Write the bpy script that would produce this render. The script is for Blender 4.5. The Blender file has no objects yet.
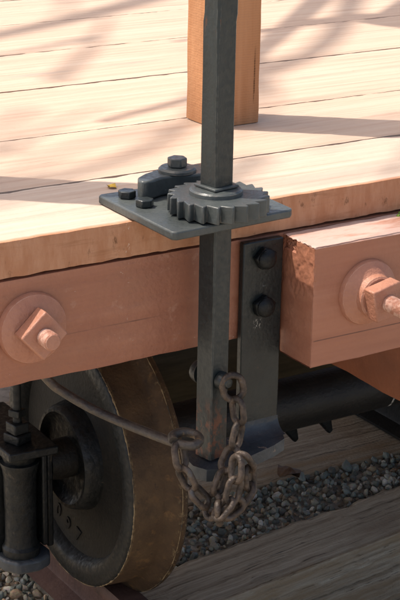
import bpy, bmesh, math, random
import numpy as np
from mathutils import Vector, Matrix, noise
random.seed(7); RNG = np.random.default_rng(11)
S = bpy.context.scene; R = math.radians

# ---------------------------------------------------------------- camera
PITCH, YAW, ROLL = R(19.739), R(32.364), R(1.074)
fw = Vector((math.sin(YAW)*math.cos(PITCH), math.cos(YAW)*math.cos(PITCH), -math.sin(PITCH)))
rt = Vector((math.cos(YAW), -math.sin(YAW), 0)); up = rt.cross(fw)
r_ = rt*math.cos(ROLL)+up*math.sin(ROLL); u_ = -rt*math.sin(ROLL)+up*math.cos(ROLL)
cd = bpy.data.cameras.new('camera'); cam = bpy.data.objects.new('camera', cd); S.collection.objects.link(cam)
M = Matrix((( r_.x,u_.x,-fw.x,-1.1712),(r_.y,u_.y,-fw.y,-1.8144),(r_.z,u_.z,-fw.z,0.6429),(0,0,0,1)))
cam.matrix_world = M
cd.sensor_fit = 'VERTICAL'; cd.sensor_height = 36; cd.lens = 1673.1/600*36; cd.clip_start = .05; cd.clip_end = 2000
S.camera = cam
# ---------------------------------------------------------------- sky, sun, exposure
SUN_EL = R(63); SX, SY = -.77, .64                 # horizontal direction towards the sun
w = bpy.data.worlds.new('World'); S.world = w; w.use_nodes = True
nt = w.node_tree; bg = nt.nodes['Background']; sky = nt.nodes.new('ShaderNodeTexSky')
sky.sky_type = 'NISHITA'; sky.sun_disc = False; sky.sun_elevation = SUN_EL; sky.sun_rotation = math.atan2(SX, SY)
wb = nt.nodes.new('ShaderNodeMix'); wb.data_type = 'RGBA'; wb.blend_type = 'MULTIPLY'; wb.inputs[0].default_value = 1; wb.inputs[7].default_value = (1.05, 1.0, .90, 1)   # daylight white balance
nt.links.new(sky.outputs[0], wb.inputs[6]); nt.links.new(wb.outputs[2], bg.inputs[0]); bg.inputs[1].default_value = .15; sky.air_density = .55; sky.dust_density = 3.0; sky.ozone_density = .4
sd = bpy.data.lights.new('sun', 'SUN'); sd.energy = 2.65; sd.angle = R(.53); sd.color = (1, .93, .84)
sun = bpy.data.objects.new('sun', sd); S.collection.objects.link(sun)
s3 = Vector((SX*math.cos(SUN_EL), SY*math.cos(SUN_EL), math.sin(SUN_EL))).normalized()
sun.rotation_euler = s3.to_track_quat('Z', 'Y').to_euler(); sun.location = s3*12
S.view_settings.view_transform = 'Standard'; S.view_settings.look = 'None'
S.view_settings.gamma = 1; S.view_settings.exposure = 1.22; S.view_settings.use_curve_mapping = False

# ---------------------------------------------------------------- helpers
C = S.collection
def tag(o, label=None, cat=None, group=None, kind=None):
    if label: o['label'] = label
    if cat: o['category'] = cat
    if group: o['group'] = group
    if kind: o['kind'] = kind
    return o
def empty(name, loc, label, cat, group=None):
    o = bpy.data.objects.new(name, None); C.objects.link(o); o.location = loc; o.empty_display_size = .05
    return tag(o, label, cat, group)
class MB:
    def __init__(s): s.v = []; s.f = []
    def add(s, v, f, M=None):
        b = len(s.v); s.v += [tuple(M @ Vector(p)) if M else tuple(p) for p in v]; s.f += [tuple(i+b for i in q) for q in f]; return s
    def box(s, x0, x1, y0, y1, z0, z1, M=None):
        v = [(x, y, z) for x in (x0, x1) for y in (y0, y1) for z in (z0, z1)]
        return s.add(v, [(0,1,3,2),(4,6,7,5),(0,4,5,1),(2,3,7,6),(0,2,6,4),(1,5,7,3)], M)
    def prism(s, pts, z0, z1, M=None):
        n = len(pts); v = [(x, y, z0) for x, y in pts]+[(x, y, z1) for x, y in pts]
        f = [tuple(range(n))[::-1], tuple(range(n, 2*n))]+[(i, (i+1) % n, n+(i+1) % n, n+i) for i in range(n)]
        return s.add(v, f, M)
    def lathe(s, prof, seg=48, M=None, cap=True):           # prof: (axial, radius), axis = local Z
        v = []; f = []; n = len(prof)
        for k in range(seg):
            a = 2*math.pi*k/seg; v += [(r*math.cos(a), r*math.sin(a), z) for z, r in prof]
        for k in range(seg):
            k2 = (k+1) % seg
            for i in range(n-1): f.append((k*n+i, k2*n+i, k2*n+i+1, k*n+i+1))
        if cap:
            if prof[0][1] > 1e-6: f.append(tuple(k*n for k in range(seg))[::-1])
            if prof[-1][1] > 1e-6: f.append(tuple(k*n+n-1 for k in range(seg)))
        return s.add(v, f, M)
    def tube(s, pts, rad, seg=12, closed=False, M=None):
        P = [Vector(p) for p in pts]; n = len(P); v = []; f = []; N = None
        rads = rad if isinstance(rad, (list, tuple)) else [rad]*n
        for i in range(n):
            a = P[(i-1) % n] if (closed or i > 0) else P[i]; b = P[(i+1) % n] if (closed or i < n-1) else P[i]
            T = (b-a).normalized()
            if N is None:
                N = T.orthogonal().normalized() if not closed else (P[0]-sum(P, Vector())/n).normalized()
            N = (N-T*N.dot(T)).normalized(); B = T.cross(N)
            for k in range(seg):
                t = 2*math.pi*k/seg; v.append(tuple(P[i]+(N*math.cos(t)+B*math.sin(t))*rads[i]))
        m = n if closed else n-1
        for i in range(m):
            j = (i+1) % n
            for k in range(seg): f.append((i*seg+k, i*seg+(k+1) % seg, j*seg+(k+1) % seg, j*seg+k))
        if not closed: f.append(tuple(range(seg))[::-1]); f.append(tuple((n-1)*seg+k for k in range(seg)))
        return s.add(v, f, M)
    def build(s, name, mat, parent=None, bevel=0, seg=2, smooth=35, sub=0):
        me = bpy.data.meshes.new(name); me.from_pydata(s.v, [], s.f); 
        bm = bmesh.new(); bm.from_mesh(me); bmesh.ops.remove_doubles(bm, verts=bm.verts, dist=1e-6)
        bmesh.ops.recalc_face_normals(bm, faces=bm.faces); bm.to_mesh(me); bm.free()
        me.materials.append(mat)
        o = bpy.data.objects.new(name, me); C.objects.link(o)
        if parent:
            o.parent = parent; 
            if parent.type == 'EMPTY': o.matrix_parent_inverse = parent.matrix_basis.inverted()
        for p in me.polygons: p.use_smooth = True
        me.set_sharp_from_angle(angle=R(smooth))
        if bevel:
            b = o.modifiers.new('bevel', 'BEVEL'); b.width = bevel; b.segments = seg; b.limit_method = 'ANGLE'; b.angle_limit = R(40)
        return o
def T(x, y, z): return Matrix.Translation((x, y, z))
def AX(d): return Vector(d).to_track_quat('Z', 'Y').to_matrix().to_4x4()
RX90 = Matrix.Rotation(R(90), 4, 'X')                       # local Z -> -Y
def nz(p, s, o=0): return noise.fractal(Vector(p)*s+Vector((o, o*1.7, -o)), .8, 2, 4)

def beam(axis, a0, a1, b0, b1, c0, c1, step=.02, rough=.0012, rnd=.003, seed=0, cells=6, scale=25, capfn=None):
    """a rectangular timber swept along axis ('x','y','z') with worn, wavy arrises"""
    mb = MB(); ring = []
    nb = max(2, cells); nc = max(2, int(cells*(c1-c0)/(b1-b0)+.5)) if (c1-c0) < (b1-b0)*4 else cells*2
    nc = min(max(nc, 2), 16)
    us = [i/nb for i in range(nb+1)]; vs = [i/nc for i in range(nc+1)]
    for u in us[:-1]: ring.append((u, 0))
    for v in vs[:-1]: ring.append((1, v))
    for u in us[::-1][:-1]: ring.append((u, 1))
    for v in vs[::-1][:-1]: ring.append((0, v))
    n = max(2, int((a1-a0)/step)); V = []; F = []; m = len(ring)
    def P(a, u, v):
        b = b0+(b1-b0)*u; c = c0+(c1-c0)*v
        cu = 1 if u in (0, 1) and v in (0, 1) else 0
        sb = -1 if u == 0 else (1 if u == 1 else 0); sc = -1 if v == 0 else (1 if v == 1 else 0)
        k = nz((a, b*1.3, c*1.3), scale, seed)*rough
        if cu: 
            e = rnd*(1+1.6*max(0, nz((a, seed, v+u), 18, seed+5)))
            b -= sb*e*.6; c -= sc*e*.6
        b += sb*k; c += sc*k
        return {'x': (a, b, c), 'y': (b, a, c), 'z': (b, c, a)}[axis]
    for i in range(n+1):
        a = a0+(a1-a0)*i/n; V += [P(a, u, v) for u, v in ring]
    for i in range(n):
        for k in range(m): F.append((i*m+k, i*m+(k+1) % m, (i+1)*m+(k+1) % m, (i+1)*m+k))
    for end, i in ((0, 0), (1, n)):                          # end grain as a grid
        base = len(V); idx = {}
        for k, uv in enumerate(ring): idx[uv] = i*m+k
        a = a0 if end == 0 else a1
        for u in us:
            for v in vs:
                if (u, v) not in idx:
                    p = P(a, u, v)
                    idx[(u, v)] = len(V); V.append(p)
        for ui in range(nb):
            for vi in range(nc):
                q = (idx[(us[ui], vs[vi])], idx[(us[ui+1], vs[vi])], idx[(us[ui+1], vs[vi+1])], idx[(us[ui], vs[vi+1])])
                F.append(q if end == 0 else q[::-1])
    mb.add(V, F); return mb

# ---------------------------------------------------------------- materials
ALB = {'post_wood': .78, 'pink_paint': .71, 'weathered_pink_paint': .72, 'pink_iron_paint': .74, 'grey_iron_paint': .45, 'grey_plate_paint': .50, 'staff_paint': .42,
       'black_iron': .5, 'blue_grey_iron': 1.0, 'rusty_tread': .62, 'chipped_rim': .75, 'chain_rust': .62, 'rail_rust': .7, 'red_lead_paint': .68, 'greasy_axle': .5,
       'rod_rust': .7, 'wheel_web': .4, 'dirty_timber': .75, 'gravel_ground': .95, 'weathered_tie': .95, 'dry_leaf': .5, 'raised_numeral': .6}
def mat(name, cols, scale=(8, 8, 8), nscale=1.0, rough=.6, bump=.3, bscale=60, metallic=0, detail=8, dist=.05, spec=.5, rand=False,
        speck=None, fine=None, rr=None, wear=None):
    """cols: list of (pos, rgb) ramp over stretched noise; speck: (scale, lo, hi, rgb) chips of another colour"""
    m = bpy.data.materials.new(name); m.use_nodes = True; t = m.node_tree; N = t.nodes; L = t.links
    k_ = ALB.get(name, 1); cols = [(p, tuple(c*k_ for c in rgb)) for p, rgb in cols]; speck = [(q[0], q[1], q[2], tuple(c*k_ for c in q[3]))+tuple(q[4:]) for q in (speck or [])]
    b = N['Principled BSDF']; b.inputs['Roughness'].default_value = rough; b.inputs['Metallic'].default_value = metallic
    b.inputs['Specular IOR Level'].default_value = spec
    tc = N.new('ShaderNodeTexCoord'); mp = N.new('ShaderNodeMapping'); mp.inputs['Scale'].default_value = scale
    L.new(tc.outputs['Object'], mp.inputs['Vector']); vec = mp.outputs[0]
    if rand:
        oi = N.new('ShaderNodeObjectInfo'); mm = N.new('ShaderNodeMath'); mm.operation = 'MULTIPLY'; mm.inputs[1].default_value = 37
        L.new(oi.outputs['Random'], mm.inputs[0]); va = N.new('ShaderNodeVectorMath'); va.operation = 'ADD'
        L.new(vec, va.inputs[0]); L.new(mm.outputs[0], va.inputs[1]); vec = va.outputs[0]
    n1 = N.new('ShaderNodeTexNoise'); n1.inputs['Scale'].default_value = nscale; n1.inputs['Detail'].default_value = detail
    n1.inputs['Distortion'].default_value = dist; n1.inputs['Roughness'].default_value = .62; L.new(vec, n1.inputs['Vector'])
    cr = N.new('ShaderNodeValToRGB'); L.new(n1.outputs[0], cr.inputs[0]); e = cr.color_ramp.elements
    e[0].position = cols[0][0]; e[0].color = (*cols[0][1], 1); e[1].position = cols[-1][0]; e[1].color = (*cols[-1][1], 1)
    for p, c in cols[1:-1]: q = e.new(p); q.color = (*c, 1)
    col = cr.outputs[0]
    n2 = N.new('ShaderNodeTexNoise'); n2.inputs['Scale'].default_value = bscale; n2.inputs['Detail'].default_value = 6; L.new(tc.outputs['Object'], n2.inputs['Vector'])
    hgt = N.new('ShaderNodeMath'); hgt.operation = 'ADD'; L.new(n1.outputs[0], hgt.inputs[0]); L.new(n2.outputs[0], hgt.inputs[1]); h = hgt.outputs[0]
    def mix(a, fac, rgb):
        mx = N.new('ShaderNodeMix'); mx.data_type = 'RGBA'; L.new(fac, mx.inputs[0]); L.new(a, mx.inputs[6])
        if isinstance(rgb, tuple): mx.inputs[7].default_value = (*rgb, 1)
        else: L.new(rgb, mx.inputs[7])
        return mx.outputs[2]
    for sp in (speck or []):
        ssc, lo, hi, rgb = sp[:4]
        n3 = N.new('ShaderNodeTexNoise'); n3.inputs['Scale'].default_value = ssc; n3.inputs['Detail'].default_value = 5; n3.inputs['Roughness'].default_value = .7
        if len(sp) > 4:
            m3 = N.new('ShaderNodeMapping'); m3.inputs['Scale'].default_value = sp[4]; L.new(tc.outputs['Object'], m3.inputs[0]); L.new(m3.outputs[0], n3.inputs['Vector'])
        else: L.new(tc.outputs['Object'], n3.inputs['Vector'])
        mr = N.new('ShaderNodeMapRange'); mr.inputs[1].default_value = lo; mr.inputs[2].default_value = hi; L.new(n3.outputs[0], mr.inputs[0])
        fac = mr.outputs[0]
        if len(sp) > 5:                                       # gated to a region: list of (axis, lo, hi, lo2, hi2) smooth windows
            sx = N.new('ShaderNodeSeparateXYZ'); L.new(tc.outputs['Object'], sx.inputs[0])
            for ax, g0, g1 in sp[5]:
                g = N.new('ShaderNodeMapRange'); g.inputs[1].default_value = g0; g.inputs[2].default_value = g1; L.new(sx.outputs[ax], g.inputs[0])
                mu = N.new('ShaderNodeMath'); mu.operation = 'MULTIPLY'; L.new(fac, mu.inputs[0]); L.new(g.outputs[0], mu.inputs[1]); fac = mu.outputs[0]
        col = mix(col, fac, rgb)
    if wear:                                                  # paint worn off convex edges: (rgb, radius, amount)
        bv = N.new('ShaderNodeBevel'); bv.samples = 6; bv.inputs['Radius'].default_value = wear[1]; ge = N.new('ShaderNodeNewGeometry')
        dp = N.new('ShaderNodeVectorMath'); dp.operation = 'DOT_PRODUCT'; L.new(bv.outputs[0], dp.inputs[0]); L.new(ge.outputs['Normal'], dp.inputs[1])
        mr = N.new('ShaderNodeMapRange'); mr.inputs[1].default_value = .985; mr.inputs[2].default_value = .90; L.new(dp.outputs['Value'], mr.inputs[0])
        nn = N.new('ShaderNodeTexNoise'); nn.inputs['Scale'].default_value = 110; nn.inputs['Detail'].default_value = 4; L.new(tc.outputs['Object'], nn.inputs['Vector'])
        m4 = N.new('ShaderNodeMapRange'); m4.inputs[1].default_value = .42; m4.inputs[2].default_value = .60; m4.inputs[4].default_value = wear[2]; L.new(nn.outputs[0], m4.inputs[0])
        mu = N.new('ShaderNodeMath'); mu.operation = 'MULTIPLY'; L.new(mr.outputs[0], mu.inputs[0]); L.new(m4.outputs[0], mu.inputs[1]); col = mix(col, mu.outputs[0], wear[0])
    L.new(col, b.inputs['Base Color'])
    if rr:
        mr = N.new('ShaderNodeMapRange'); mr.inputs[3].default_value = rr[0]; mr.inputs[4].default_value = rr[1]; mr.inputs[1].default_value = .3; mr.inputs[2].default_value = .7
        L.new(n2.outputs[0], mr.inputs[0]); L.new(mr.outputs[0], b.inputs['Roughness'])
    bp = N.new('ShaderNodeBump'); bp.inputs['Strength'].default_value = bump; bp.inputs['Distance'].default_value = .002
    if fine:                                                  # fine saw marks: (direction vector scale, strength)
        wv = N.new('ShaderNodeTexWave'); wv.wave_type = 'BANDS'; wv.bands_direction = fine[0]; wv.inputs['Scale'].default_value = fine[1]
        wv.inputs['Distortion'].default_value = 3; wv.inputs['Detail'].default_value = 3; wv.inputs['Detail Scale'].default_value = 2
        L.new(tc.outputs['Object'], wv.inputs['Vector'])
        mu = N.new('ShaderNodeMath'); mu.operation = 'MULTIPLY_ADD'; mu.inputs[1].default_value = fine[2]; L.new(wv.outputs[1], mu.inputs[0]); L.new(h, mu.inputs[2]); h = mu.outputs[0]
        if len(fine) > 3:
            m2 = N.new('ShaderNodeMath'); m2.operation = 'MULTIPLY'; m2.inputs[1].default_value = .22; L.new(wv.outputs[1], m2.inputs[0]); col = mix(col, m2.outputs[0], fine[3]); L.new(col, b.inputs['Base Color'])
    L.new(h, bp.inputs['Height']); L.new(bp.outputs[0], b.inputs['Normal'])
    return m
deck_m = mat('deck_wood', [(.26, (.33,.22,.165)), (.42, (.42,.298,.218)), (.55, (.45,.332,.248)), (.74, (.475,.365,.285))], (2.2, 75, 75), 1, .75, .35, 90, rand=True, spec=.25,
             speck=[(1, .60, .74, (.30,.235,.195), (1.2, 9, 9)), (1, .66, .69, (.20,.115,.07), (4, 240, 60)), (1, .70, .73, (.25,.12,.06), (16, 60, 60))])
edge_m = mat('front_plank_wood', [(.26, (.36,.25,.18)), (.42, (.43,.325,.25)), (.55, (.46,.36,.28)), (.74, (.49,.395,.32))], (2.2, 75, 75), 1, .75, .5, 90, rand=True, spec=.25,
             speck=[(1, .63, .74, (.32,.245,.20), (1.2, 9, 9)), (1, .69, .71, (.20,.115,.07), (5, 240, 60)),
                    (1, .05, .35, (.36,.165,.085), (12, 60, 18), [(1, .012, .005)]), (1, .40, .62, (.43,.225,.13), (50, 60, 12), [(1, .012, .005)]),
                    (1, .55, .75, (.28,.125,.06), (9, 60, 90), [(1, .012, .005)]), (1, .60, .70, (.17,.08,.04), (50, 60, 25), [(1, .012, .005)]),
                    (1, .63, .67, (.62,.52,.43), (260, 260, 90), [(0, -.15, -.143), (0, -.118, -.128), (1, .006, .004)])])
post_m = mat('post_wood', [(.3, (.41,.185,.08)), (.5, (.49,.235,.11)), (.7, (.56,.29,.145))], (45, 45, 2.5), 1, .7, .5, 120, spec=.25, fine=('Z', 78, .08, (.54,.25,.10)), speck=[(1, .70, .72, (.16,.07,.03), (70, 70, 9)), (1, .36, .46, (.12,.045,.015), (90, 90, 14), [(0, .0315, .0325), (0, .0352, .0342), (2, .03, .04), (2, .13, .10)])])
pink_m = mat('pink_paint', [(.3, (.355,.137,.077)), (.5, (.42,.170,.096)), (.7, (.47,.205,.122))], (1.6, 16, 34), 1, .5, .6, 160, spec=.35,
             speck=[(1, .69, .71, (.16,.065,.04), (3.5, 50, 110)), (1, .40, .47, (.16,.065,.04), (7, 40, 160), [(2, -.1408, -.1400), (2, -.1384, -.1392), (0, -.26, -.23), (0, -.06, -.12)]), (1, .54, .75, (.40,.165,.10), (3, 60, 70)), (1, .55, .80, (.34,.15,.09), (3, 12, 9)),
                    (1, .64, .69, (.56,.40,.31), (300, 300, 110), [(0, -.15, -.143), (0, -.118, -.128)]), (1, .68, .70, (.60,.42,.33), (60, 90, 90)), (1, .70, .72, (.14,.06,.04), (50, 90, 120)), (5, .52, .72, (.34,.13,.075)), (24, .60, .74, (.52,.27,.18))])
block_m = mat('weathered_pink_paint', [(.3, (.375,.150,.088)), (.5, (.44,.182,.106)), (.7, (.495,.222,.137))], (1.6, 16, 34), 1, .55, .4, 160, spec=.35,
             speck=[(1, .69, .71, (.16,.07,.045), (2.2, 40, 90)), (1, .40, .46, (.15,.06,.04), (7, 40, 160), [(2, -.1908, -.1900), (2, -.1884, -.1892), (0, .115, .12), (0, .32, .27)]), (1, .54, .75, (.42,.18,.11), (3, 60, 70)), (1, .34, .52, (.62,.43,.36), (6, 30, 30), [(2, -.056, -.054)]), (1, .72, .74, (.09,.05,.04), (30, 60, 60), [(2, -.056, -.054)])])
pbolt_m = mat('pink_iron_paint', [(.3, (.40,.17,.104)), (.5, (.46,.205,.128)), (.7, (.50,.235,.15))], (30, 30, 30), 1, .5, .7, 220, spec=.4, speck=[(9, .56, .72, (.36,.15,.10)), (110, .70, .74, (.17,.08,.05)), (60, .68, .74, (.60,.40,.31))], wear=((.62,.42,.33), .0018, .8))
iron_m = mat('grey_iron_paint', [(.3, (.016,.022,.022)), (.5, (.024,.032,.032)), (.7, (.035,.045,.044))], (20, 20, 20), 1, .42, .35, 170, spec=.38, rr=(.26, .5), wear=((.14,.12,.10), .0018, .7),
             speck=[(60, .70, .74, (.22,.25,.25)), (45, .66, .76, (.13,.075,.045)), (1, .53, .58, (.6,.57,.5), (420, 420, 200), [(0, .058, .062), (0, .076, .072), (2, -.183, -.178), (2, -.166, -.170)])])
plate_m = mat('grey_plate_paint', [(.3, (.068,.080,.078)), (.5, (.094,.108,.105)), (.7, (.13,.146,.14))], (14, 14, 14), 1, .5, .3, 170, spec=.38, rr=(.28, .55), wear=((.17,.125,.095), .0022, .8),
             speck=[(120, .70, .74, (.30,.32,.31)), (50, .66, .75, (.13,.085,.055)), (25, .62, .78, (.10,.12,.12))])
staff_m = mat('staff_paint', [(.3, (.022,.031,.032)), (.5, (.031,.043,.044)), (.7, (.042,.056,.056))], (30, 30, 6), 1, .45, .35, 150, spec=.38, rr=(.28, .55), wear=((.15,.15,.13), .0016, .7),
             speck=[(1, .50, .56, (.24,.075,.035), (45, 45, 30), [(2, -.245, -.285)]), (1, .50, .60, (.05,.035,.03), (60, 60, 45), [(2, -.235, -.27)]), (60, .70, .75, (.2,.2,.18)),
                    (1, .64, .68, (.20,.075,.035), (160, 160, 12), [(2, .12, .20)])])
dark_m = mat('black_iron', [(.3, (.004,.0055,.006)), (.5, (.009,.011,.0115)), (.7, (.017,.020,.020))], (20, 20, 20), 1, .5, .6, 130, spec=.28, rr=(.3, .7),
             speck=[(40, .64, .74, (.10,.075,.05)), (90, .72, .76, (.25,.22,.18))])
foot_m = mat('blue_grey_iron', [(.3, (.02,.024,.028)), (.5, (.032,.038,.044)), (.7, (.048,.055,.062))], (20, 20, 20), 1, .42, .5, 130, spec=.4, rr=(.3, .6),
             speck=[(60, .64, .72, (.22,.16,.12))])
tread_m = mat('rusty_tread', [(.3, (.045,.025,.012)), (.5, (.085,.048,.022)), (.7, (.13,.076,.034))], (12, 12, 12), 1, .75, .7, 200, spec=.3,
             speck=[(18, .62, .74, (.22,.12,.045)), (7, .50, .70, (.03,.018,.010)), (40, .60, .68, (.15,.08,.03)), (70, .64, .72, (.05,.03,.02)), (1, .47, .55, (.26,.18,.09), (70, 70, 70), [(0, .0085, .0035)]), (1, .56, .62, (.22,.155,.08), (90, 90, 90), [(0, .070, .075)])])
chip_m = mat('chipped_rim', [(.38, (.03,.03,.028)), (.46, (.10,.07,.04)), (.52, (.24,.165,.085)), (.7, (.36,.27,.15))], (34, 34, 34), 1, .7, .8, 220, spec=.3)
chain_m = mat('chain_rust', [(.3, (.028,.022,.018)), (.45, (.065,.047,.036)), (.6, (.13,.092,.066)), (.75, (.12,.12,.12))], (60, 60, 60), 1, .5, .6, 260, .35, spec=.4, rr=(.35, .7))
rail_m = mat('rail_rust', [(.3, (.06,.028,.019)), (.5, (.10,.048,.034)), (.7, (.135,.07,.048))], (10, 30, 10), 1, .6, .5, 160, spec=.4, speck=[(60, .66, .74, (.06,.035,.03))])
rust_m = mat('red_lead_paint', [(.3, (.19,.055,.02)), (.5, (.26,.08,.03)), (.7, (.32,.105,.04))], (8, 5, 8), 1, .55, .4, 120, spec=.4, speck=[(50, .70, .74, (.35,.25,.15))])
axle_m = mat('greasy_axle', [(.3, (.010,.009,.008)), (.5, (.02,.0175,.014)), (.7, (.035,.03,.022))], (10, 20, 20), 1, .55, .6, 160, spec=.3)
tie_m = mat('weathered_tie', [(.32, (.15,.115,.072)), (.45, (.37,.295,.20)), (.58, (.50,.41,.285)), (.72, (.60,.51,.37))], (2.2, 130, 130), 1, .85, 1.0, 160, rand=True, spec=.2,
             speck=[(1, .60, .66, (.05,.038,.028), (3, 160, 160)), (1, .55, .8, (.30,.22,.14), (2, 8, 8)), (1, .66, .74, (.06,.04,.025), (14, 40, 40)), (1, .30, .45, (.07,.045,.03), (90, 90, 90), [(0, -.108, -.098), (0, -.078, -.088), (1, -.030, -.024), (1, -.010, -.016)]), (1, .40, .60, (.36,.25,.14), (3, 30, 30), [(1, -.066, -.074)])])
timber_m = mat('dirty_timber', [(.3, (.05,.042,.028)), (.5, (.11,.09,.055)), (.7, (.16,.13,.08))], (3, 30, 30), 1, .85, .8, 120, spec=.2)
leaf_m = mat('dry_leaf', [(.3, (.22,.10,.04)), (.7, (.40,.22,.09))], (80, 80, 80), 1, .7, .4, 200)
yleaf_m = mat('yellow_leaf', [(.3, (.62,.36,.03)), (.7, (.75,.50,.06))], (80, 80, 80), 1, .6, .3, 200)
moss_m = mat('green_moss', [(.3, (.10,.17,.02)), (.7, (.24,.34,.05))], (120, 120, 120), 1, .9, .6, 300)
num_m = mat('raised_numeral', [(.3, (.012,.012,.013)), (.7, (.03,.03,.032))], (60, 60, 60), 1, .6, .3, 200, spec=.1)
bark_m = mat('bark', [(.3, (.06,.045,.035)), (.7, (.16,.12,.09))], (8, 8, 2), 1, .9, .8, 30)
ground_m = mat('gravel_ground', [(.3, (.30,.27,.22)), (.5, (.45,.41,.34)), (.7, (.58,.53,.45))], (45, 45, 45), 1, .95, 1.0, 70, spec=.2)

# ================================================================ SETTING
mb = MB(); mb.add([(-400,-400,-1.07),(400,-400,-1.07),(400,400,-1.07),(-400,400,-1.07)], [(0,1,2,3)])
tag(mb.build('ground', ground_m), kind='structure')
bed = MB(); bed.add([(y, z, 0) for y, z in ((.47,-1.068),(.50,-.886),(6,-.886),(6.3,-1.068))]+[(y, z, 1) for y, z in ((.47,-1.068),(.50,-.886),(6,-.886),(6.3,-1.068))],
        [(0,1,2,3),(7,6,5,4),(0,4,5,1),(1,5,6,2),(2,6,7,3)], Matrix(((0,0,3.6,-1.3),(1,0,0,0),(0,1,0,0),(0,0,0,1))))
tag(bed.build('ballast_bed', ground_m, smooth=10), kind='structure')
# ballast stones
def stones():
    bm = bmesh.new(); bmesh.ops.create_icosphere(bm, subdivisions=2, radius=1); bm.verts.ensure_lookup_table()
    base = np.array([v.co[:] for v in bm.verts]); faces = np.array([[v.index for v in f.verts] for f in bm.faces]); bm.free()
    shapes = []
    for k in range(14):
        b = base.copy()
        for _ in range(11):                                     # chop facets
            d = RNG.normal(size=3); d /= np.linalg.norm(d); t = RNG.uniform(.48, .86); h = b@d; over = np.clip(h-t, 0, None); b -= over[:, None]*d*.9
        b += np.array([[nz(p, 1.7, k)*.09]*3 for p in b])*base
        shapes.append(b)
    pts = []
    def skip(x, y):
        for (cx, y0, sk, w_) in TIES:
            yc = y0+sk*(x-.5)
            if abs(y-yc) < w_/2-.004: return True
        for rx in (.055, 1.015):
            if abs(x-rx) < .036: return True
        return False
    def field(x0, x1, y0, y1, st, s0, s1, zz):
        x = x0
        while x < x1:
            y = y0
            while y < y1:
                px, py = x+RNG.uniform(-.5, .5)*st, y+RNG.uniform(-.5, .5)*st
                if not skip(px, py): pts.append((px, py, zz+RNG.uniform(-.006, .006), s0+(s1-s0)*RNG.random()**2.2))
                y += st
            x += st
    field(-.35, 1.35, .50, 1.30, .0125, .0052, .0115, -.882)
    field(-.35, 1.35, .50, 1.30, .021, .006, .0125, -.875)
    field(-.35, .08, .50, .95, .02, .0085, .013, -.876)
    field(-1.0, 2.0, -.9, .5, .026, .009, .016, -1.062)
    pts.extend([(.805,.712,-.866,.017), (.69,.718,-.867,.014), (.735,.70,-.868,.012)])
    n = len(pts); nv = len(base); V = np.zeros((n*nv, 3), np.float32); F = np.zeros((n*len(faces), 3), np.int32); A = np.zeros(n*nv, np.float32)
    for i, (x, y, z, s) in enumerate(pts):
        q = RNG.normal(size=(3, 3)); Q, _ = np.linalg.qr(q); sc = s*np.array([1, RNG.uniform(.65, 1), RNG.uniform(.5, .85)])
        V[i*nv:(i+1)*nv] = (shapes[i % 14]*sc)@Q.T+(x, y, z); F[i*len(faces):(i+1)*len(faces)] = faces+i*nv; A[i*nv:(i+1)*nv] = RNG.random()
    me = bpy.data.meshes.new('ballast_gravel'); me.vertices.add(len(V)); me.vertices.foreach_set('co', V.ravel())
    me.loops.add(F.size); me.loops.foreach_set('vertex_index', F.ravel()); me.polygons.add(len(F))
    me.polygons.foreach_set('loop_start', np.arange(0, F.size, 3, dtype=np.int32)); me.update(calc_edges=True)
    at = me.attributes.new('tone', 'FLOAT', 'POINT'); at.data.foreach_set('value', A)
    me.polygons.foreach_set('use_smooth', np.zeros(len(F), bool))
    m = bpy.data.materials.new('ballast_stone'); m.use_nodes = True; t = m.node_tree; b = t.nodes['Principled BSDF']; b.inputs['Roughness'].default_value = .7
    a = t.nodes.new('ShaderNodeAttribute'); a.attribute_name = 'tone'; cr = t.nodes.new('ShaderNodeValToRGB'); t.links.new(a.outputs['Fac'], cr.inputs[0])
    e = cr.color_ramp.elements; cr.color_ramp.interpolation = 'CONSTANT'
    cols = [(0,(.14,.14,.12)),(.12,(.33,.30,.23)),(.24,(.20,.225,.205)),(.36,(.44,.40,.31)),(.46,(.27,.21,.14)),(.56,(.28,.31,.28)),(.68,(.52,.49,.41)),(.78,(.17,.19,.165)),(.86,(.40,.29,.18)),(.93,(.72,.70,.62))]
    e[0].position = 0; e[0].color = (*cols[0][1], 1); e[1].position = cols[1][0]; e[1].color = (*cols[1][1], 1)
    for p, c in cols[2:]: q = e.new(p); q.color = (*c, 1)
    no = t.nodes.new('ShaderNodeTexNoise'); no.inputs['Scale'].default_value = 300; tc = t.nodes.new('ShaderNodeTexCoord'); t.links.new(tc.outputs['Object'], no.inputs['Vector'])
    mx = t.nodes.new('ShaderNodeMix'); mx.data_type = 'RGBA'; mx.blend_type = 'MULTIPLY'; mx.inputs[0].default_value = .5
    t.links.new(cr.outputs[0], mx.inputs[6]); t.links.new(no.outputs['Color'], mx.inputs[7])
    m2 = t.nodes.new('ShaderNodeMix'); m2.data_type = 'RGBA'; m2.blend_type = 'MULTIPLY'; m2.inputs[0].default_value = 1; m2.inputs[7].default_value = (1.06, 1.0, .90, 1); t.links.new(mx.outputs[2], m2.inputs[6])
    t.links.new(m2.outputs[2], b.inputs['Base Color']); bp = t.nodes.new('ShaderNodeBump'); bp.inputs['Strength'].default_value = .4; bp.inputs['Distance'].default_value = .001
    t.links.new(no.outputs[0], bp.inputs['Height']); t.links.new(bp.outputs[0], b.inputs['Normal'])
    me.materials.append(m); o = bpy.data.objects.new('ballast_gravel', me); C.objects.link(o)
    tag(o, 'grey and tan crushed stones lying between the wooden ties and beside the rail', 'gravel', kind='stuff')
TIES = [(.5, .475, .105, .155), (.5, .862, -.03, .25), (.5, 1.30, .0, .17), (.5, -.10, 0, .16), (.5, -.62, 0, .16)]
stones()
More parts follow.
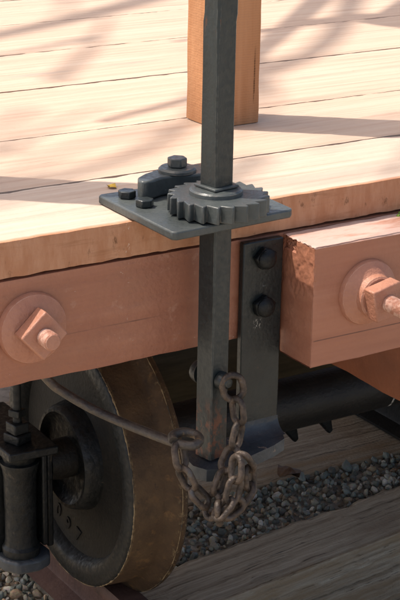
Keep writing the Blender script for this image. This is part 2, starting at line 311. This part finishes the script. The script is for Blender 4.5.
# ties
tl = ['near weathered grey tie under the wheel flange, at the bottom edge of the photo', 'tie behind the gravel strip, seen below the round axle',
      'third tie back, behind the tie below the axle', 'tie in front of the wheel, below the photo', 'farthest forward tie, below the photo']
for k, (cx, y0, sk, w_) in enumerate(TIES):
    mb = beam('x', -.62, 1.65, -w_/2, w_/2, -.20, 0, .02, .0035, .004, k*3, 8, 22)
    o = mb.build('railway_tie', tie_m, None, smooth=50)
    o.rotation_euler.z = math.atan(sk); o.location = (0, y0-.5*sk, -.865-(.004 if k else 0))
    tag(o, tl[k], 'railway tie', 'wooden ties under the rails')
# rails
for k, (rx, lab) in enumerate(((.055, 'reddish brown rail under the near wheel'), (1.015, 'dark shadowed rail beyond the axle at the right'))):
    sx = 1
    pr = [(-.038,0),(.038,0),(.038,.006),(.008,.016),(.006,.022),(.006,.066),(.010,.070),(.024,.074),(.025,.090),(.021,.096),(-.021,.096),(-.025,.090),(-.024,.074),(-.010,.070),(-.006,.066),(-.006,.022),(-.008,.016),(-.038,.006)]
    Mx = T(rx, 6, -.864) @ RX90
    o = MB().prism(pr, 0, 8, Mx).build('rail', axle_m if k else rail_m, None, smooth=40)  # far rail: its shade is put into the colour by the dark axle material
    tag(o, lab, 'rail', 'rails of the narrow track')

# ================================================================ FLAT CAR
car = empty('flat_car', (.5, .3, -.77), 'wooden flat car with plank deck and pink painted end beam', 'flat car')
seams = [0, .206, .461, .765, 1.05, 1.33, 1.60, 1.88, 2.16, 2.44, 2.72, 3.0, 3.3]
for i in range(len(seams)-1):
    y0, y1 = seams[i], seams[i+1]
    tilt = .0
    mb = beam('x', -.43, 1.45, y0+.0014, y1-.0014, -.05, 0-(.0003*(i % 3)), .006, .0007 if i == 0 else .0006, .0018 if i == 0 else .0011, 11+i*2, 6 if i else 10, 30)
    mb.build('deck_plank', edge_m if i == 0 else deck_m, car, smooth=60)
beam('x', -.43, 1.45, 0.001, .09, -.198, -.0515, .015, .0006, .002, 41, 5, 18).build('end_beam', pink_m, car, smooth=60)

# buffer block with broken end
def buffer_block():
    x0, x1, y0, y1, z0, z1 = .114, .87, -.076, 0, -.229, -.053
    nx, ny, nzv = 60, 44, 100
    bm = bmesh.new(); bmesh.ops.create_cube(bm, size=1); bm.free()
    V = []; F = []; ids = {}
    def xs(i): t = i/nx; return x0+(x1-x0)*t**2
    def key(i, j, k):
        if (i, j, k) in ids: return ids[(i, j, k)]
        x, y, z = xs(i), y0+(y1-y0)*j/ny, z0+(z1-z0)*k/nzv
        X, Y, Z = x, y, z
        sj = -1 if j == 0 else (1 if j == ny else 0); sk = -1 if k == 0 else (1 if k == nzv else 0)
        w_ = nz((x, y, z), 20, 3)
        if sj: Y += sj*w_*.0007
        if sk: Z += sk*w_*.001
        if sj and sk: e = .003*(1+1.2*max(0, nz((x, 0, sk), 25, 8))); Y -= sj*e*.6; Z -= sk*e*.6
        if i == 0:                                             # broken, splintered end grain near the top
            dz = (z-z0)/(z1-z0); h = max(0, min(1, (dz-.56+.10*nz((0, y, 0), 18, 2))/.05))
            rough = nz((0, y*1.2, z*.9), 150, 4); blocky = math.floor(nz((0, y*1.2, z*.7), 90, 9)*3)/3
            X += h*(.0010+.0006*rough+.0010*blocky+.0020*max(0, nz((0, y, z), 55, 14)-.35))+(1-h)*.0001*rough
            if sj or sk: X += .0022+.002*abs(rough)
            if k > nzv-12 and j > ny-18: X += .006*abs(nz((y, z, 0), 120, 6))+.003
        elif i < 5 and (sj or sk) and (z > -.14): 
            e = (5-i)/5*.0035*max(0, .3+nz((x, y, z), 130, 12))
            if sj: Y -= sj*e
            if sk: Z -= sk*e*1.2
        ids[(i, j, k)] = len(V); V.append((X, Y, Z)); return ids[(i, j, k)]
    for i in range(nx):
        for j in range(ny):
            for k, fl in ((0, 0), (nzv, 1)): F.append((key(i,j,k), key(i+1,j,k), key(i+1,j+1,k), key(i,j+1,k)))
        for k in range(nzv):
            for j in (0, ny): F.append((key(i,j,k), key(i,j,k+1), key(i+1,j,k+1), key(i+1,j,k)))
    for j in range(ny):
        for k in range(nzv):
            for i in (0, nx): F.append((key(i,j,k), key(i,j+1,k), key(i,j+1,k+1), key(i,j,k+1)))
    mb = MB(); mb.add(V, F); return mb.build('buffer_block', block_m, car, smooth=28)
block = buffer_block(); block['label'] = 'short thick pink block with a broken end bolted to the end beam'

def washer_nut(parent, x, y, z, rot, L, stepped=False, tw=0):
    """domed cast washer, square nut and threaded bolt end, axis towards -Y"""
    Mx = T(x, y, z) @ RX90
    mb = MB()
    if stepped: mb.lathe([(-.002,.047),(.004,.0475),(.008,.046),(.012,.040),(.016,.033),(.018,.031),(.027,.0295),(.029,.027),(.029,0)], 64, Mx)
    else: mb.lathe([(-.002,.0475),(.004,.0475),(.008,.046),(.011,.040),(.014,.031),(.0155,.024),(.0155,0)], 64, Mx)
    wsh = mb.build('washer', pbolt_m, parent, smooth=30)
    b = .029 if stepped else .0155
    h = .0235
    nut = MB().box(-h, h, -h, h, b, b+.023, Mx @ Matrix.Rotation(rot, 4, 'Z')).build('nut', pbolt_m, parent, bevel=.002, seg=2)
    # chamfer ring on the nut face
    pr = [(b, .0115)]; zz = b+.012; k = 0
    while zz < b+.023+L-.004:
        pr += [(zz, .0118), (zz+.0007, .0112), (zz+.0014, .0118)]; zz += .0017
    pr += [(b+.023+L-.002, .0116), (b+.023+L, .0098), (b+.023+L+.0005, 0)]
    MB().lathe(pr, 32, Mx @ Matrix.Rotation(.02, 4, 'X')).build('bolt_end', pbolt_m, parent, smooth=25)
    return wsh
washer_nut(car, -.277, 0, -.120, R(42), .022)
washer_nut(block, .205, -.076, -.131, R(12), .05, True)
# ---- ratchet plate bolted on the deck edge
pp = [(-.128,-.098),(-.122,-.103),(.060,-.0905),(.067,-.084),(.069,.088),(.063,.094),(-.124,.095),(-.129,.090)]
plate = MB().prism(pp, .001, .0125).build('base_plate', plate_m, car, bevel=.0022)
def hexhead(mb, x, y, z0, h, r, rot=0, dome=True):
    pts = [(r*math.cos(rot+i*math.pi/3), r*math.sin(rot+i*math.pi/3)) for i in range(6)]
    mb.prism(pts, z0, z0+h, T(x, y, 0)); return mb
for (bx, by, rt_) in ((-.101, .062, .3), (-.101, .015, .75)):
    mb = MB(); hexhead(mb, bx, by, .013, .010, .0125, rt_); mb.build('bolt_head', iron_m, plate, bevel=.0014)
# ---- hanger bracket
br = MB(); br.box(.040, .106, -.0125, -.0015, -.335, -.0535)
bracket = br.build('hanger_bracket', iron_m, car, bevel=.002)
fp = [(.106,-.0125),(.104,-.030),(.096,-.046),(.070,-.058),(.01,-.074),(-.035,-.086),(-.055,-.078),(-.064,-.058),(-.060,-.030),(-.045,-.010),(-.01,-.003),(.106,-.001)]
mb = MB(); mb.prism(fp, -.361, -.343)
# fillet between upright and foot
v = []; f = []; n = 8
for x in (.040, .1065):
    for i in range(n+1):
        a = math.pi/2*i/n; v.append((x, -.0125-.022*(1-math.cos(a)) , -.343+.022*(1-math.sin(a))))
    v.append((x, -.004, -.343)); v.append((x, -.004, -.321))
# profile runs from top of upright curve to foot
m_ = n+3
for i in range(m_): f.append((i, (i+1) % m_, m_+(i+1) % m_, m_+i))
f.append(tuple(range(m_))); f.append(tuple(range(m_, 2*m_)))
mb.add(v, f)
mb.build('foot_plate', foot_m, bracket, bevel=.003)
for (bx, bz, rr_) in ((.073, -.078, .5), (.073, -.148, .2)):
    mb = MB(); pts = [(.0185*math.cos(rr_+i*math.pi/2.5), .0165*math.sin(rr_+i*math.pi/2.5)) for i in range(5)]
    Mx = T(bx, -.0125, bz) @ RX90
    mb.prism(pts, 0, .010, Mx); mb.lathe([(.010,.0155),(.014,.013),(.017,.008),(.0175,0)], 20, Mx)
    mb.build('bolt_head', dark_m, bracket, bevel=.002, smooth=40)
# ---- sills, transom and journal box under the car
for x0 in (.30, .58): beam('y', -.068, 3.2, x0, x0+.10, -.33, -.2315, .03, .0006, .002, 51+int(x0*10), 4, 10).build('centre_sill', rust_m, car, smooth=60)
beam('y', .095, 3.2, .30, .68, -.2305, -.199, .05, .0006, .002, 57, 4, 10).build('sill_top_plate', rust_m, car, smooth=60)
beam('x', .10, 1.2, .72, .84, -.648, -.45, .02, .003, .004, 61, 5, 16).build('transom', timber_m, car, smooth=60)
for x0 in (-.40, 1.33): beam('y', .095, 3.2, x0, x0+.09, -.20, -.052, .03, .0008, .002, 63+int(x0*5), 5, 12).build('side_sill', pink_m, car, smooth=60)
jb = MB().box(-.150, -.050, .40, .56, -.672, -.490).build('journal_box', dark_m, car, bevel=.006, seg=3)
MB().prism([(-.146,.352),(-.062,.345),(-.060,.55),(-.150,.56)], -.4895, -.474).build('cap_plate', dark_m, jb, bevel=.003)
MB().lathe([(-.678,.030),(-.655,.031),(-.650,.027),(-.640,.0255),(-.60,.0255),(-.53,.0265),(-.515,.029),(-.508,.0315),(-.504,.0315),(-.502,.026),(-.4895,.030)], 40, T(-.113, .385, 0)).build('column', dark_m, jb, smooth=30)
MB().prism([(-.150,.372),(-.135,.350),(-.100,.345),(-.076,.354),(-.068,.372),(-.070,.41),(-.155,.41)], -.690, -.668).build('foot_flange', foot_m, jb, bevel=.005, seg=3)
MB().box(-.080, -.070, .37, .40, -.66, -.49).box(-.066, -.055, .38, .40, -.67, -.495).build('rib', dark_m, jb, bevel=.003)
nb = MB().box(-.016, .016, -.016, .016, -.474, -.458, T(-.112, .392, 0) @ Matrix.Rotation(.35, 4, 'Z')).box(-.0135, .0135, -.0135, .0135, -.4578, -.440, T(-.112, .392, 0) @ Matrix.Rotation(.15, 4, 'Z'))
nb.build('nut', dark_m, jb, bevel=.002)
MB().lathe([(-.4395,.007),(-.20,.007)], 20, T(-.112, .392, 0)).build('tie_rod', dark_m, jb)
nb = MB().box(-.010, .010, -.010, .010, -.4300, -.418, T(-.112, .392, 0) @ Matrix.Rotation(.5, 4, 'Z')); nb.build('lock_nut', dark_m, jb, bevel=.0015)
# ---- wooden stake posts
post_spots = [(.2335, .3735, 'orange timber stake post standing on the deck right behind the iron staff'), (-.429, .331, 'timber stake post at the left end of the deck, outside the photo')]
for k, (px, py, lab) in enumerate(post_spots):
    o = beam('z', 0, 1.02, -.044, .044, -.0415, .0415, .02, .0006, .0016, 71, 5, 22).build('wooden_post', post_m, None, smooth=60)
    o.location = (px+.044, py+.0415, .0008); tag(o, lab, 'post', 'square stake posts on the deck')

# ================================================================ WHEELSET
ws = empty('wheelset', (.55, .44, -.547), 'rusty flanged wheel and dark axle standing on the rails under the deck', 'wheelset')
WY, WZ, WR = .44, -.547, .221
def wheel(x, sgn):
    Mx = T(x, WY, WZ) @ Matrix.Rotation(R(90)*sgn, 4, 'Y')
    tr = MB().lathe([(.0045,.2205),(.02,.222),(.055,.2245),(.062,.229),(.068,.238),(.074,.2465),(.080,.2490),(.086,.247),(.090,.240),(.092,.20),(.060,.17),(.040,.10),(.07,.09),(.07,.05)], 128, Mx, cap=False).build('tread', tread_m, ws, smooth=50)
    rim = MB().lathe([(.0045,.2203),(.002,.2185),(0,.214),(-.0005,.200),(.0,.190),(.004,.184),(.018,.176)], 128, Mx, cap=False).build('rim_face', dark_m, tr, smooth=50)
    web = MB().lathe([(.018,.176),(.020,.168),(.020,.096),(.018,.09)], 96, Mx, cap=False).build('web', web_m, tr, smooth=50)
    MB().lathe([(.0,.0895),(.0195,.094)][::-1]+[(-.006,.087),(-.010,.084),(-.010,.079),(.0,.072),(.004,.060),(.006,0)], 72, Mx, cap=False).build('hub', dark_m, tr, smooth=40)
    # worn lip where paint has chipped along the edge of tread and flange
    v = []; f = []; n = 900
    for (xx, rr0, amp) in ((.0035, .2212, .0014), (.0755, .2485, .0010)):
        mb = MB(); pts = []; rad = []
        for i in range(n):
            a = 2*math.pi*i/n; k = nz((math.cos(a), math.sin(a), xx), 9, 3)
            r2 = rr0-.0006+.0006*k; pts.append((xx, a, r2)); rad.append(max(.0006, amp*(.55+1.0*nz((math.cos(a), math.sin(a), xx), 30, 8))))
        P = [(r2*math.cos(a), r2*math.sin(a), xx) for xx, a, r2 in pts]
        mb.tube(P, rad, 6, True, Mx); mb.build('worn_edge', chip_m, tr, smooth=180)
    return tr, web
web_m = mat('wheel_web', [(.3, (.013,.012,.010)), (.5, (.022,.020,.016)), (.7, (.034,.030,.024))], (20, 20, 20), 1, .65, .6, 160, spec=.2, speck=[(50, .68, .74, (.2,.17,.14))])
tr, web = wheel(0, 1)
# cast numerals 0 9 7 on the web
def numeral(ch, y, z, size, rot, parent, name='numeral'):
    cu = bpy.data.curves.new('numeral', 'FONT'); cu.body = ch; cu.size = size; cu.extrude = .0016; cu.offset = .0006; cu.align_x = 'CENTER'; cu.align_y = 'CENTER'
    t = bpy.data.objects.new('numeral_text', cu); me = bpy.data.meshes.new_from_object(t)
    Mx = T(.0195, y, z) @ Matrix(((0,0,-1,0),(-1,0,0,0),(0,1,0,0),(0,0,0,1))) @ Matrix.Rotation(rot, 4, 'Z')
    me.transform(Mx); me.materials.clear(); me.materials.append(num_m)
    o = bpy.data.objects.new(name, me); C.objects.link(o); o.parent = parent
    bpy.data.objects.remove(t)
for ch, y, z in (('0', .508, -.680), ('9', .474, -.692), ('7', .437, -.697)): numeral(ch, y, z, .036, -.25, tr)
wheel(1.07, -1)
MB().lathe([(-.04,.030),(-.02,.034),(.05,.034),(.07,.046),(.12,.0475),(.55,.0475),(.95,.0475),(1.0,.046),(1.02,.034),(1.11,.030)], 48, T(0, WY, WZ) @ Matrix.Rotation(R(90), 4, 'Y')).build('axle', axle_m, ws, smooth=40)
col = MB().lathe([(0,.0476),(0,.0482),(.004,.0482),(.004,.0476)], 48, T(.655, WY, WZ) @ Matrix.Rotation(R(90), 4, 'Y'), cap=False)
col.build('paint_ring', mat('chalk_mark', [(.45, (.05,.045,.04)), (.6, (.45,.42,.36))], (60, 60, 60), 1, .8, .2, 200), ws)
# dark pointed lugs on a bar below the axle
bh = empty('lug_bar', (.55, .54, -.63), 'dark bar with two pointed lugs just under the axle', 'brake hanger')
MB().box(.44, .66, .52, .535, -.628, -.612).build('bar', dark_m, bh, bevel=.003)
for lx in (.50, .58):
    MB().add([(lx-.022,.515,-.616),(lx+.022,.515,-.616),(lx+.036,.52,-.668),(lx+.028,.52,-.674),(lx-.022,.54,-.616),(lx+.022,.54,-.616),(lx+.036,.53,-.668),(lx+.028,.53,-.674)],
             [(0,1,2,3),(4,7,6,5),(0,4,5,1),(1,5,6,2),(2,6,7,3),(3,7,4,0)]).build('lug', dark_m, bh, bevel=.003)

# ================================================================ BRAKE STAFF with ratchet wheel
SXC, SYC = -.029, -.047
st = empty('brake_staff', (SXC, SYC, -.34), 'dark grey square iron staff standing upright through the toothed ratchet wheel', 'brake staff')
def staff():
    V = []; F = []; hw = .0155
    zs = [-.338, -.30, -.20, -.10, 0, .05, .12, .20, .262, .272, .30, .45, .70, 1.05]
    for z in zs:
        rot = R(11) if z < .1 else R(7.5)
        if z >= .268: rot = R(5.5)
        h = hw*(1.0 if z < .26 else 1.05); c = .0016 if z < .262 else .0030
        ox = 0 if z < .268 else .0016
        for (a, b) in ((-h+c,-h),(h-c,-h),(h,-h+c),(h,h-c),(h-c,h),(-h+c,h),(-h,h-c),(-h,-h+c)):
            a2 = a+nz((z, a*30, b*30), 9, 3)*.0005
            V.append((SXC+ox+a2*math.cos(rot)-b*math.sin(rot), SYC+a2*math.sin(rot)+b*math.cos(rot), z))
    n = 8
    for i in range(len(zs)-1):
        for k in range(n): F.append((i*n+k, i*n+(k+1) % n, (i+1)*n+(k+1) % n, (i+1)*n+k))
    F.append(tuple(range(n))[::-1]); F.append(tuple((len(zs)-1)*n+k for k in range(n)))
    return MB().add(V, F)
staff().build('shaft', staff_m, st, smooth=20)
NT = 21; pts = []
for k in range(NT):
    a0 = 2*math.pi*k/NT; da = 2*math.pi/NT; j = random.uniform(-.0005, .0005)
    for fr, rr_ in ((.0, .0578), (.10, .0590), (.80, .0672+j), (.93, .0668+j)):
        a = a0+fr*da; pts.append((rr_*math.cos(a), rr_*math.sin(a)))
gw = MB().prism(pts, .0145, .0375, T(SXC, SYC-.005, 0)).build('ratchet_wheel', plate_m, st, bevel=.0012)
gw['label'] = 'grey iron ratchet wheel with saw teeth'
MB().lathe([(.037,.0355),(.0425,.0350),(.0445,.0325),(.0450,.024),(.0450,.0)], 56, T(SXC-.002, SYC-.002, 0)).build('collar', plate_m, gw, smooth=30)
MB().prism([(-.021,-.021),(.021,-.021),(.021,.021),(-.021,.021)], .0455, .049, T(SXC, SYC, 0) @ Matrix.Rotation(R(9), 4, 'Z')).build('key_plate', plate_m, gw, bevel=.001)
# chain bolt through the staff
ra = R(11); fd = Vector((math.sin(ra), -math.cos(ra), 0))
Mb = T(SXC, SYC, -.222) @ AX(fd)
cb = MB().lathe([(-.034,0),(-.034,.010),(-.031,.0145),(-.026,.016),(-.022,.0165),(-.0195,.0165),(-.0195,.006),(.0145,.006),(.0165,.0125),(.020,.0125),(.026,.0115),(.030,.0085),(.0335,.006),(.0345,0)], 28, Mb).build('chain_bolt', iron_m, st, smooth=35)

# ================================================================ PAWL
pw = empty('pawl', (-.02, .055, .013), 'curved grey iron pawl with a hex pivot bolt behind the toothed wheel', 'pawl')
def arc_shape():
    top = [(-.093,.046),(-.087,.058),(-.070,.070),(-.048,.079),(-.020,.086),(.010,.084),(.035,.070),(.045,.055)]
    bot = [(.038,.046),(.020,.038),(-.004,.032),(-.022,.036),(-.040,.043),(-.058,.043),(-.075,.036),(-.086,.033),(-.093,.037)]
    return top+bot
MB().prism(arc_shape(), .0135, .040, T(0, 0, 0)).build('arm', plate_m, pw, bevel=.003, seg=3)
MB().lathe([(.0402,.026),(.0435,.0258),(.046,.023),(.0465,0)], 40, T(-.024, .060, 0)).build('washer', plate_m, pw, smooth=30)
mb = MB(); hexhead(mb, -.024, .060, .0467, .0125, .0138, .35); mb.build('pivot_bolt', plate_m, pw, bevel=.0016)

# ================================================================ BRAKE ROD
def spline(P, n=10):
    P = [Vector(p) for p in P]; P = [P[0]*2-P[1]]+P+[P[-1]*2-P[-2]]; out = []
    for i in range(1, len(P)-2):
        for k in range(n):
            t = k/n; a, b, c, d = P[i-1:i+3]
            out.append(.5*((2*b)+(c-a)*t+(2*a-5*b+4*c-d)*t*t+(-a+3*b-3*c+d)*t**3))
    return out+[P[-2]]
rp = spline([(-.245,.13,-.18),(-.204,.10,-.244),(-.186,.085,-.262),(-.160,.06,-.2805),(-.135,.03,-.293),(-.113,-.02,-.298),(-.099,-.060,-.2985),(-.090,-.078,-.298),(-.083,-.086,-.2975)], 10)
th = [(-.083,-.086,-.2975),(-.074,-.084,-.2965),(-.066,-.076,-.295),(-.066,-.065,-.293),(-.075,-.057,-.291),(-.088,-.056,-.2895),(-.099,-.060,-.290),(-.102,-.068,-.2925)]
rp = rp[:-1]+spline(th, 5)
rad = [.0066]*len(rp)
for i in range(len(rp)-30, len(rp)): rad[i] = .0064
rod = MB().tube(rp, rad, 14).build('brake_rod', mat('rod_rust', [(.3, (.03,.024,.02)), (.5, (.065,.052,.042)), (.62, (.10,.075,.052)), (.72, (.32,.19,.08))], (50, 50, 50), 1, .5, .6, 240, .2), None, smooth=60)
tag(rod, 'bent rusty rod ending in an open eye in front of the wheel', 'brake rod')

# ================================================================ CHAIN
ch = empty('brake_chain', (-.06, -.09, -.39), 'rusty iron chain looped from the rod eye to the bolt on the staff', 'chain')
def link(c, d, nrm, L=.043, W=.028, r=.0045):
    d = Vector(d).normalized(); nrm = Vector(nrm); nrm = (nrm-d*nrm.dot(d)).normalized(); s = d.cross(nrm)
    P = []; a = W/2-r; b = L/2-r-a
    for i in range(12): t = -math.pi/2+math.pi*i/11; P.append(Vector(c)+d*(b+a*math.cos(t))+s*(a*math.sin(t)))
    for i in range(12): t = math.pi/2+math.pi*i/11; P.append(Vector(c)+d*(-b+a*math.cos(t))+s*(a*math.sin(t)))
    MB().tube(P, r*random.uniform(.95, 1.08), 12, True).build('chain_link', chain_m, ch, smooth=180)
def run(P, pitch=.031, phase=0, **kw):
    Q = spline(P, 24); ds = [0]
    for i in range(1, len(Q)): ds.append(ds[-1]+(Q[i]-Q[i-1]).length)
    n = max(1, round(ds[-1]/pitch)); 
    def at(s):
        s = max(0, min(ds[-1], s))
        for i in range(1, len(Q)):
            if ds[i] >= s: t = (s-ds[i-1])/max(1e-9, ds[i]-ds[i-1]); return Q[i-1].lerp(Q[i], t)
        return Q[-1]
    st_ = ds[-1]/n; view = Vector((-.5, -.79, .33))
    for k in range(n):
        c0, c1 = at(k*st_), at((k+1)*st_); d = (c1-c0).normalized(); c = (c0+c1)/2
        side = d.cross(view).normalized(); ang = R(38 if (k+phase) % 2 else -50)+random.uniform(-.15, .15)
        nr = (view*math.cos(ang)+side*math.sin(ang)); link(c, d, nr, **kw)
# big ring hooked over the bolt
link((-.0165,-.0795,-.229), (.25,-.1,-1), (-.35,-.93,.1), .046, .038, .0050)
run([(-.016,-.088,-.243),(-.014,-.094,-.275),(-.022,-.098,-.305),(-.038,-.098,-.335),(-.054,-.100,-.370),(-.066,-.104,-.402)], .0315, 1)
run([(-.066,-.122,-.392),(-.048,-.128,-.370),(-.040,-.128,-.345),(-.033,-.118,-.314)], .031, 0)
run([(-.022,-.110,-.316),(-.008,-.110,-.336),(-.004,-.112,-.362),(-.022,-.112,-.386),(-.048,-.112,-.400)], .031, 1)
run([(-.096,-.070,-.298),(-.097,-.082,-.330),(-.084,-.092,-.362),(-.066,-.100,-.384)], .031, 0, r=.0046)

link((-.060,-.119,-.389), (.15,0,-1), (.75,-.6,0), .040)
link((-.040,-.122,-.386), (.9,-.1,.55), (.2,-.9,.35), .042)
# ================================================================ SMALL BITS
def leaf(name, m, loc, s, lab, cat, rot, n=1, grp=None):
    V = []; F = []
    for i in range(7):
        t = i/6; wv = math.sin(math.pi*min(1, t*1.05))**.8*.45
        V += [(t-.5, -wv, .10*math.sin(t*7)), (t-.5, 0, .22*math.sin(t*3)-.04), (t-.5, wv, .12*math.cos(t*6))]
    for i in range(6):
        for k in range(2): F.append((i*3+k, i*3+k+1, i*3+k+4, i*3+k+3))
    b = len(V); V += [(x, y, z-.02) for x, y, z in V]; F += [tuple(q+b for q in f)[::-1] for f in F]
    o = MB().add(V, F, T(*loc) @ Matrix.Rotation(rot, 4, 'Z') @ Matrix.Rotation(.2, 4, 'X') @ Matrix.Scale(s, 4)).build(name, m, None, smooth=80)
    tag(o, lab, cat, grp)
leaf('yellow_leaf', yleaf_m, (-.075, .150, .0035), .017, 'tiny curled yellow leaf on the deck beside the iron plate', 'leaf', .5)
leaf('dry_leaf', leaf_m, (.655, .715, -.845), .06, 'curled brown leaf on the tie below the bracket foot', 'leaf', 1.8)
leaf('dry_leaf', leaf_m, (.44, .66, -.862), .05, 'pale brown leaf lying on the gravel near the chain', 'leaf', .4)
def moss():
    mb = MB()
    for i in range(60):
        x, y = .338+random.gauss(0, .016), -.010+random.gauss(0, .004); s = random.uniform(.0015, .0035); z = -.0535
        mb.lathe([(z,s),(z+s*.8,s*.8),(z+s*1.2,0)], 6, T(x, y, 0))
    return mb
tag(moss().build('moss_tuft', moss_m, None, smooth=80), 'small green moss patch in the gap behind the pink block', 'moss')

# ================================================================ TREE (its branches shade the deck)
tree = empty('bare_tree', (-4.5, 5.2, -.895), 'bare branching tree beside the track whose branches shade the deck', 'tree')
def D(x, y, t): return Vector((x, y, 0))+s3*t
def limb(mb, P, r0, r1, seg=10):
    Q = spline(P, 8); n = len(Q); mb.tube(Q, [r0+(r1-r0)*i/(n-1) for i in range(n)], seg)
crown = MB()
hub = D(2.0, 2.3, 5.2)
limb(crown, [D(3.6,3.9,5.4), D(1.75,1.95,4.0), D(1.1,1.29,3.1), D(.66,.87,3.0), D(.40,.62,3.0), D(.1,.5,3.0)], .04, .010)
limb(crown, [D(2.6,2.2,4.2), D(1.65,1.35,3.0), D(1.25,1.05,2.8), D(1.06,.955,2.8)], .16, .075)
limb(crown, [D(1.25,1.05,2.8), D(1.0,1.08,2.8), D(.80,1.04,2.8), D(.55,1.02,2.9)], .03, .006)
limb(crown, [D(1.8,2.1,5.8), D(.8,1.5,5.8), D(.3,1.25,5.9), D(-.1,1.12,5.8)], .045, .02)
limb(crown, [D(1.75,1.95,4.0), D(.9,.95,5.6), D(.45,.62,6.0), D(.05,.30,6.3), D(-.3,.2,6.4)], .03, .012)
for k in range(46):
    x, y = random.uniform(-.4, 1.5), random.uniform(.1, 2.2); a = random.uniform(.2, 1.3)+(math.pi if random.random() < .4 else 0); t = random.uniform(5.5, 9); l = random.uniform(.4, 1.0)
    P = [D(x-l*math.cos(a)*f+random.uniform(-.06, .06), y-l*math.sin(a)*f*.7+random.uniform(-.06, .06), t+random.uniform(-.1, .1)) for f in (0, .33, .66, 1)]
    limb(crown, P, random.uniform(.010, .022), .004, 6)
crown.build('crown', bark_m, tree, smooth=80)
tk = MB(); limb(tk, [(-4.5,5.2,-.95), (-4.3,5.1,1.2), (-3.4,4.6,3.2), D(2.6,2.2,4.2)+Vector((-.2,.4,.2)), D(2.6,2.2,4.2)], .28, .16, 16)
limb(tk, [(-3.8,4.85,2.4), (-2.6,4.6,3.8), D(3.6,3.9,5.4)+Vector((-.3,.2,0)), D(3.6,3.9,5.4)], .14, .04, 12); tk.build('trunk', bark_m, tree, smooth=80)
